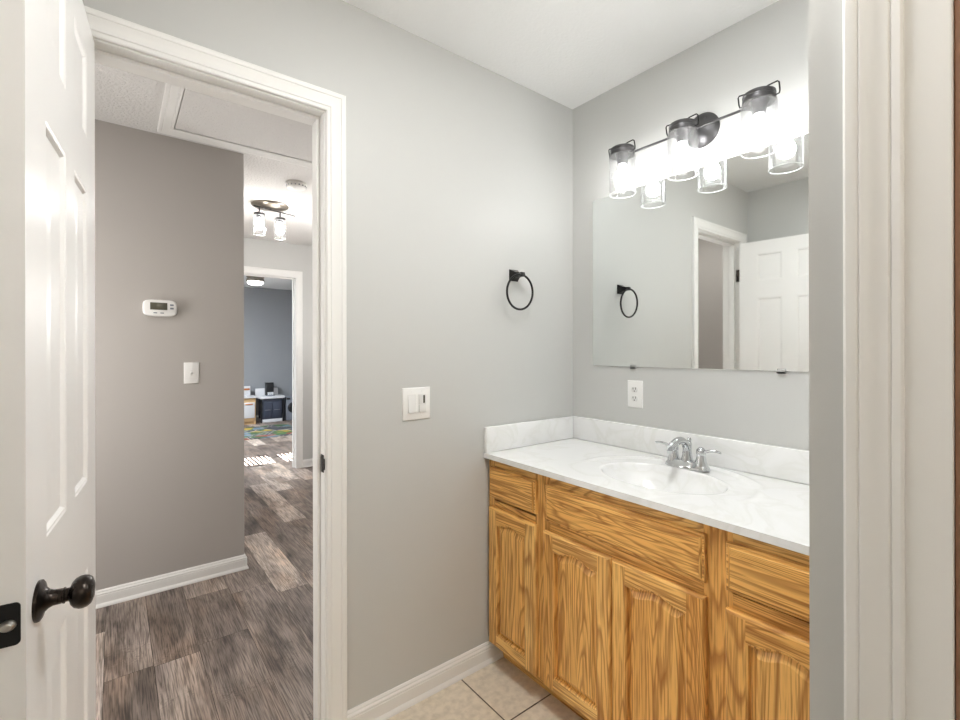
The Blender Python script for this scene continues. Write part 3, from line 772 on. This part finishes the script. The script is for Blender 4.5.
TH = thing('thermostat', 'white oblong thermostat with gray screen on the hall wall', 'thermostat', (-1.549, HALL_Y, 1.495))
b = MB(); c0 = (-1.549, 1.495)
def oblong(a, h, y):
    out = []
    for j in range(48):
        t = 2 * PI * j / 48; c, s = math.cos(t), math.sin(t)
        out.append((c0[0] + a * math.copysign(abs(c) ** .32, c), y, c0[1] + h * math.copysign(abs(s) ** .45, s) * (1 - .10 * abs(math.copysign(abs(c) ** .6, c)) ** 2)))
    return out
b.loops([oblong(.0745, .043, HALL_Y - .0005), oblong(.076, .0445, HALL_Y - .008), oblong(.0755, .044, HALL_Y - .022), oblong(.072, .041, HALL_Y - .029), oblong(.068, .037, HALL_Y - .031)], start_cap=True)
b.build('thermostat_body', [M_PLASTIC], TH)
bx('screen', M_SCREEN, TH, -1.5935, -1.518, HALL_Y - .0325, HALL_Y - .0300, 1.4845, 1.5225, bev=.0008)
for x, z in ((-1.498, 1.512), (-1.498, 1.494)): bx('button', M_GRAYTOY, TH, x - .008, x + .008, HALL_Y - .0335, HALL_Y - .030, z - .0045, z + .0045, bev=.001)
for x in (-1.571, -1.541): bx('button', M_GRAYTOY, TH, x - .008, x + .008, HALL_Y - .0335, HALL_Y - .030, 1.4655, 1.4705, bev=.001)

HS = thing('single_light_switch', 'white single toggle switch plate below the thermostat', 'light switch', (-1.405, HALL_Y, 1.152))
PH = lambda u, v, d: (u, HALL_Y - .0005 - d, v)
b = MB(); plate_loops(b, PH, -1.441, -1.369, 1.094, 1.210)
for v in (1.182, 1.122): b.lathe([(0, .001), (.0028, .0006), (.003, 0), (0, 0)], PH(-1.405, v, .006), (0, -1, 0), 12)
b.build('switch_plate', [M_PLASTIC], HS)
b = MB(); b.box(-1.4105, -1.3995, HALL_Y - .0072, HALL_Y - .0055, 1.138, 1.166)
b.loops([[PH(-1.4095, 1.143, .006), PH(-1.4005, 1.143, .006), PH(-1.4005, 1.158, .006), PH(-1.4095, 1.158, .006)], [PH(-1.4085, 1.155, .017), PH(-1.4015, 1.155, .017), PH(-1.4015, 1.162, .016), PH(-1.4085, 1.162, .016)]])
b.build('toggle', [M_PLASTIC2], HS)

TH.location.z += .014; HS.location.z += .007

# ------------------------------------------------------------------ attic hatch in the hall ceiling
AH = thing('attic_hatch', 'white trimmed attic hatch panel in the hall ceiling', 'hatch', (-1.12, 1.0, CEIL))
hx0, hx1, hy0, hy1 = -1.497, -.62, .50, 1.385
b = MB()
def hst(k):
    out = []
    for wd, t in CAS:
        wd *= 1.05
        out.append(((hx0 - wd, hy0 - wd), (hx0 - wd, hy1 + wd), (hx1 + wd, hy1 + wd), (hx1 + wd, hy0 - wd))[k] + (CEIL - .0005 - t * 1.15,))
    return out
b.sweep([hst(0), hst(1), hst(2), hst(3), hst(0)], caps=False)
b.build('hatch_trim', [M_TRIM], AH)
bx('hatch_gap_shade', M_GROUT, AH, hx0 + .004, hx1 - .004, hy1 - .013, hy1 - .002, CEIL - .004, CEIL - .0005)  # solid dark strip painting the shade inside the open joint
bx('hatch_panel', M_CEILT, AH, hx0 + .004, hx1 - .004, hy0 + .004, hy1 - .014, CEIL - .010, CEIL - .0005)

# ------------------------------------------------------------------ hall ceiling light and smoke detector
HL = thing('hall_ceiling_light', 'bronze ceiling light with two lit glass jars in the hall', 'ceiling light', (-.80, 2.46, CEIL))
lx, ly = -.765, 2.46
b = MB(); b.lathe([(0, 0), (.135, 0), (.138, .004), (.131, .014), (.10, .024), (.05, .030), (0, .032)], (lx, ly, CEIL - .0005), (0, 0, -1), 44)
b.build('canopy', [M_NICKEL], HL)
b = MB(); b.tube([(lx - .13, ly - .05, CEIL - .040), (lx + .21, ly + .05, CEIL - .040)], .005, 10); b.tube([(lx, ly, CEIL - .02), (lx, ly, CEIL - .036)], .010, 12)
b.build('cross_bar', [M_FIX], HL)
for dx, dy in ((-.085, -.03), (.082, .02)):
    x, y, z = lx + dx, ly + dy, CEIL - .105
    b = MB(); b.lathe([(0, .032), (.007, .03), (.008, .022), (.036, .020), (.040, .016), (.040, .002), (.024, 0), (.020, -.02), (0, -.02)], (x, y, z), (0, 0, 1), 28)
    b.tube([(x, y, z + .02), (x, y, CEIL - .036)], .006, 10)
    h = b.build('lamp_holder', [M_FIX], HL)
    b = MB(); b.lathe([(.040, .002), (.044, -.004), (.044, -.145), (.0415, -.145), (.0415, -.004), (.040, .002)], (x, y, z), (0, 0, 1), 36)
    b.build('glass_shade', [M_GLASS], h)
    b = MB(); b.tube([(x + .0428 * math.cos(2 * PI * k / 36), y + .0428 * math.sin(2 * PI * k / 36), z - .146) for k in range(36)], .0018, 8, closed=True); b.build('glass_rim', [M_RIM], h)
    b = MB(); b.lathe([(0, -.103), (.012, -.101), (.021, -.094), (.027, -.083), (.028, -.072), (.025, -.060), (.018, -.048), (.014, -.036), (.013, -.021), (0, -.021)], (x, y, z), (0, 0, 1), 20)
    b.build('light_bulb', [M_HBULB], h)
SD = thing('smoke_detector', 'white round smoke detector on the hall ceiling', 'smoke detector', (-.745, 1.84, CEIL))
b = MB(); b.lathe([(0, 0), (.070, 0), (.070, .010), (.066, .013), (.064, .026), (.056, .034), (.040, .036), (0, .037)], (-.745, 1.84, CEIL - .0005), (0, 0, -1), 40)
b.build('detector_body', [M_PLASTIC], SD)
b = MB()
for k in range(16):
    a = 2 * PI * k / 16; c, s = math.cos(a), math.sin(a)
    b.box(-.745 + .061 * c - .005, -.745 + .061 * c + .005, 1.84 + .061 * s - .005, 1.84 + .061 * s + .005, CEIL - .026, CEIL - .018)
b.build('vent_slots', [M_GRAYTOY], SD)
b = MB(); b.lathe([(0, .003), (.009, .002), (.010, 0), (0, 0)], (-.765, 1.815, CEIL - .037), (0, 0, -1), 16); b.build('test_button', [M_PLASTIC2], SD)

# ------------------------------------------------------------------ playroom
b = MB()
for (ya, yb, za, zb) in ((WY0, WY0 + .03, WZ0, WZ1), (WY1 - .03, WY1, WZ0, WZ1), (WY0, WY1, WZ0, WZ0 + .04), (WY0, WY1, WZ1 - .04, WZ1), (WY0, WY1, 1.30, 1.335)):
    b.box(WX + .05, WX + .085, ya, yb, za, zb)
struct(b.build('window_1', [M_TRIM]))
b = MB()
z = WZ0 + .03
while z < WZ1 - .03:
    b.box(WX + .006, WX + .036, WY0 + .004, WY1 - .004, z, z + .003); z += .046
tag(b.build('window_blind', [M_BLIND]), 'white slatted blind in the playroom window', 'blind')

PLT = thing('flush_ceiling_light', 'nickel rimmed flush ceiling light glowing in the playroom', 'ceiling light', (-.06, 6.45, CEIL))
px_, py_ = -.035, 6.3
b = MB(); b.lathe([(0, 0), (.125, 0), (.125, .030), (.118, .033), (.118, .052), (.125, .055), (.125, .095), (.119, .097), (.112, .097), (.112, .02), (0, .02)], (px_, py_, CEIL - .0005), (0, 0, -1), 44)
b.build('rim_band', [M_NICKEL], PLT)
b = MB(); b.lathe([(.1115, .090), (.110, .115), (.09, .135), (.05, .146), (0, .148)], (px_, py_, CEIL), (0, 0, -1), 40); b.build('diffuser', [M_DIFF], PLT)

RUG = MB(); RUG.box(-1.5, .62, 5.86, 7.02, .0008, .008, bev=.002, seg=1)
tag(RUG.build('play_rug', [M_RUG]), 'colorful road print play rug on the playroom floor', 'rug')

# white and wood toy kitchen unit
TK = thing('white_toy_cupboard', 'white and light wood toy kitchen cupboard beside the navy one', 'toy kitchen', (.05, 7.5, 0))
x0, x1, y0, y1 = -.24, .200, 7.36, 7.66
b = MB(); b.box(x0, x1, y0, y1, .055, .46, bev=.004); b.box(x0 + .03, x1 - .03, y0 + .03, y1 - .01, 0, .055, mat=0)
b.box(x0, x0 + .03, y0, y1, 0, .055); b.box(x1 - .03, x1, y0, y1, 0, .055); b.build('cupboard_body', [M_LWOOD], TK)
bx('counter', M_WHITETOY, TK, x0 - .02, x1 + .025, y0 - .025, y1, .460, .485, bev=.004)
d_ = bx('cupboard_door', M_WHITETOY, TK, x0 + .01, x1 - .02, y0 - .014, y0 - .0005, .115, .385, bev=.003)
bx('door_handle', M_OWOOD, d_, .03, .15, y0 - .026, y0 - .014, .345, .362, bev=.003)
b = MB(); b.box(x0, .165, y1 - .06, y1 - .02, .485, .655, bev=.004); hb = b.build('back_shelf', [M_WHITETOY], TK)
bx('shelf_top', M_OWOOD, hb, x0, .15, y1 - .075, y1 - .0605, .585, .615, bev=.003)

# navy toy kitchen
NK = thing('navy_toy_kitchen', 'navy toy kitchen with white counter by the playroom wall', 'toy kitchen', (.52, 7.6, 0))
x0, x1, y0, y1 = .325, .665, 7.45, 7.72
b = MB(); b.box(x0, x1, y0, y1, .055, .425, bev=.004); b.build('kitchen_body', [M_NAVY], NK)
bx('plinth', M_WHITETOY, NK, x0, x1, y0 - .004, y1, 0, .055, bev=.003)
bx('counter', M_WHITETOY, NK, x0 - .035, x1 + .035, y0 - .045, y1, .425, .465, bev=.005)
bx('back_panel', M_WHITETOY, NK, x0 - .06, x1 - .01, y1 - .03, y1, .466, .595, bev=.004)
for xa, xb in ((x0 + .02, (x0 + x1) / 2 - .004), ((x0 + x1) / 2 + .004, x1 - .02)):
    d_ = bx('kitchen_door', M_NAVY, NK, xa, xb, y0 - .014, y0 - .0005, .085, .355, bev=.004)
    bx('door_handle', M_GRAYTOY, d_, (xa + xb) / 2 - .05, (xa + xb) / 2 + .05, y0 - .022, y0 - .014, .215, .226, bev=.002)
for x in (x0 - .025, x1 + .010): bx('corner_post', M_DARKTOY, NK, x, x + .016, y0 - .02, y0, 0, .425)

# toy coffee maker and cups on the counter
CM = thing('toy_coffee_maker', 'black upright toy coffee maker on the navy kitchen counter', 'toy', (.52, 7.55, .466))
b = MB(); b.box(.415, .545, 7.54, 7.66, .467, .705, bev=.006); b.build('maker_body', [M_DARKTOY], CM)
bx('drip_tray', M_GRAYTOY, CM, .42, .54, 7.47, 7.5395, .467, .482, bev=.002)
for i, x in enumerate((.445, .48, .515)):
    b = MB(); b.lathe([(0, 0), (.014, 0), (.019, .05), (.017, .05), (.013, .004), (0, .004)], (x, 7.505, .4825), (0, 0, 1), 16)
    tag(b.build('toy_cup', [M_WHITETOY]), 'small white toy cup in front of black coffee maker, ' + ('nearest the cupboard', 'middle of three', 'nearest the washer')[i], 'cup', group='cups at the toy coffee maker')

# toy washer
TW = thing('toy_washer', 'gray toy washing machine with round black door beside navy kitchen', 'toy washer', (.93, 7.6, 0))
bx('washer_body', M_GRAYTOY, TW, .735, 1.045, 7.46, 7.70, 0, .43, bev=.008)
b = MB(); b.lathe([(.075, 0), (.095, 0), (.098, .010), (.090, .018), (.075, .012), (.060, .006), (0, .004)], (.86, 7.4595, .235), (0, -1, 0), 32); b.build('porthole_door', [M_DARKTOY], TW)
bx('control_knob', M_DARKTOY, TW, .745, .805, 7.45, 7.4595, .385, .415, bev=.003)
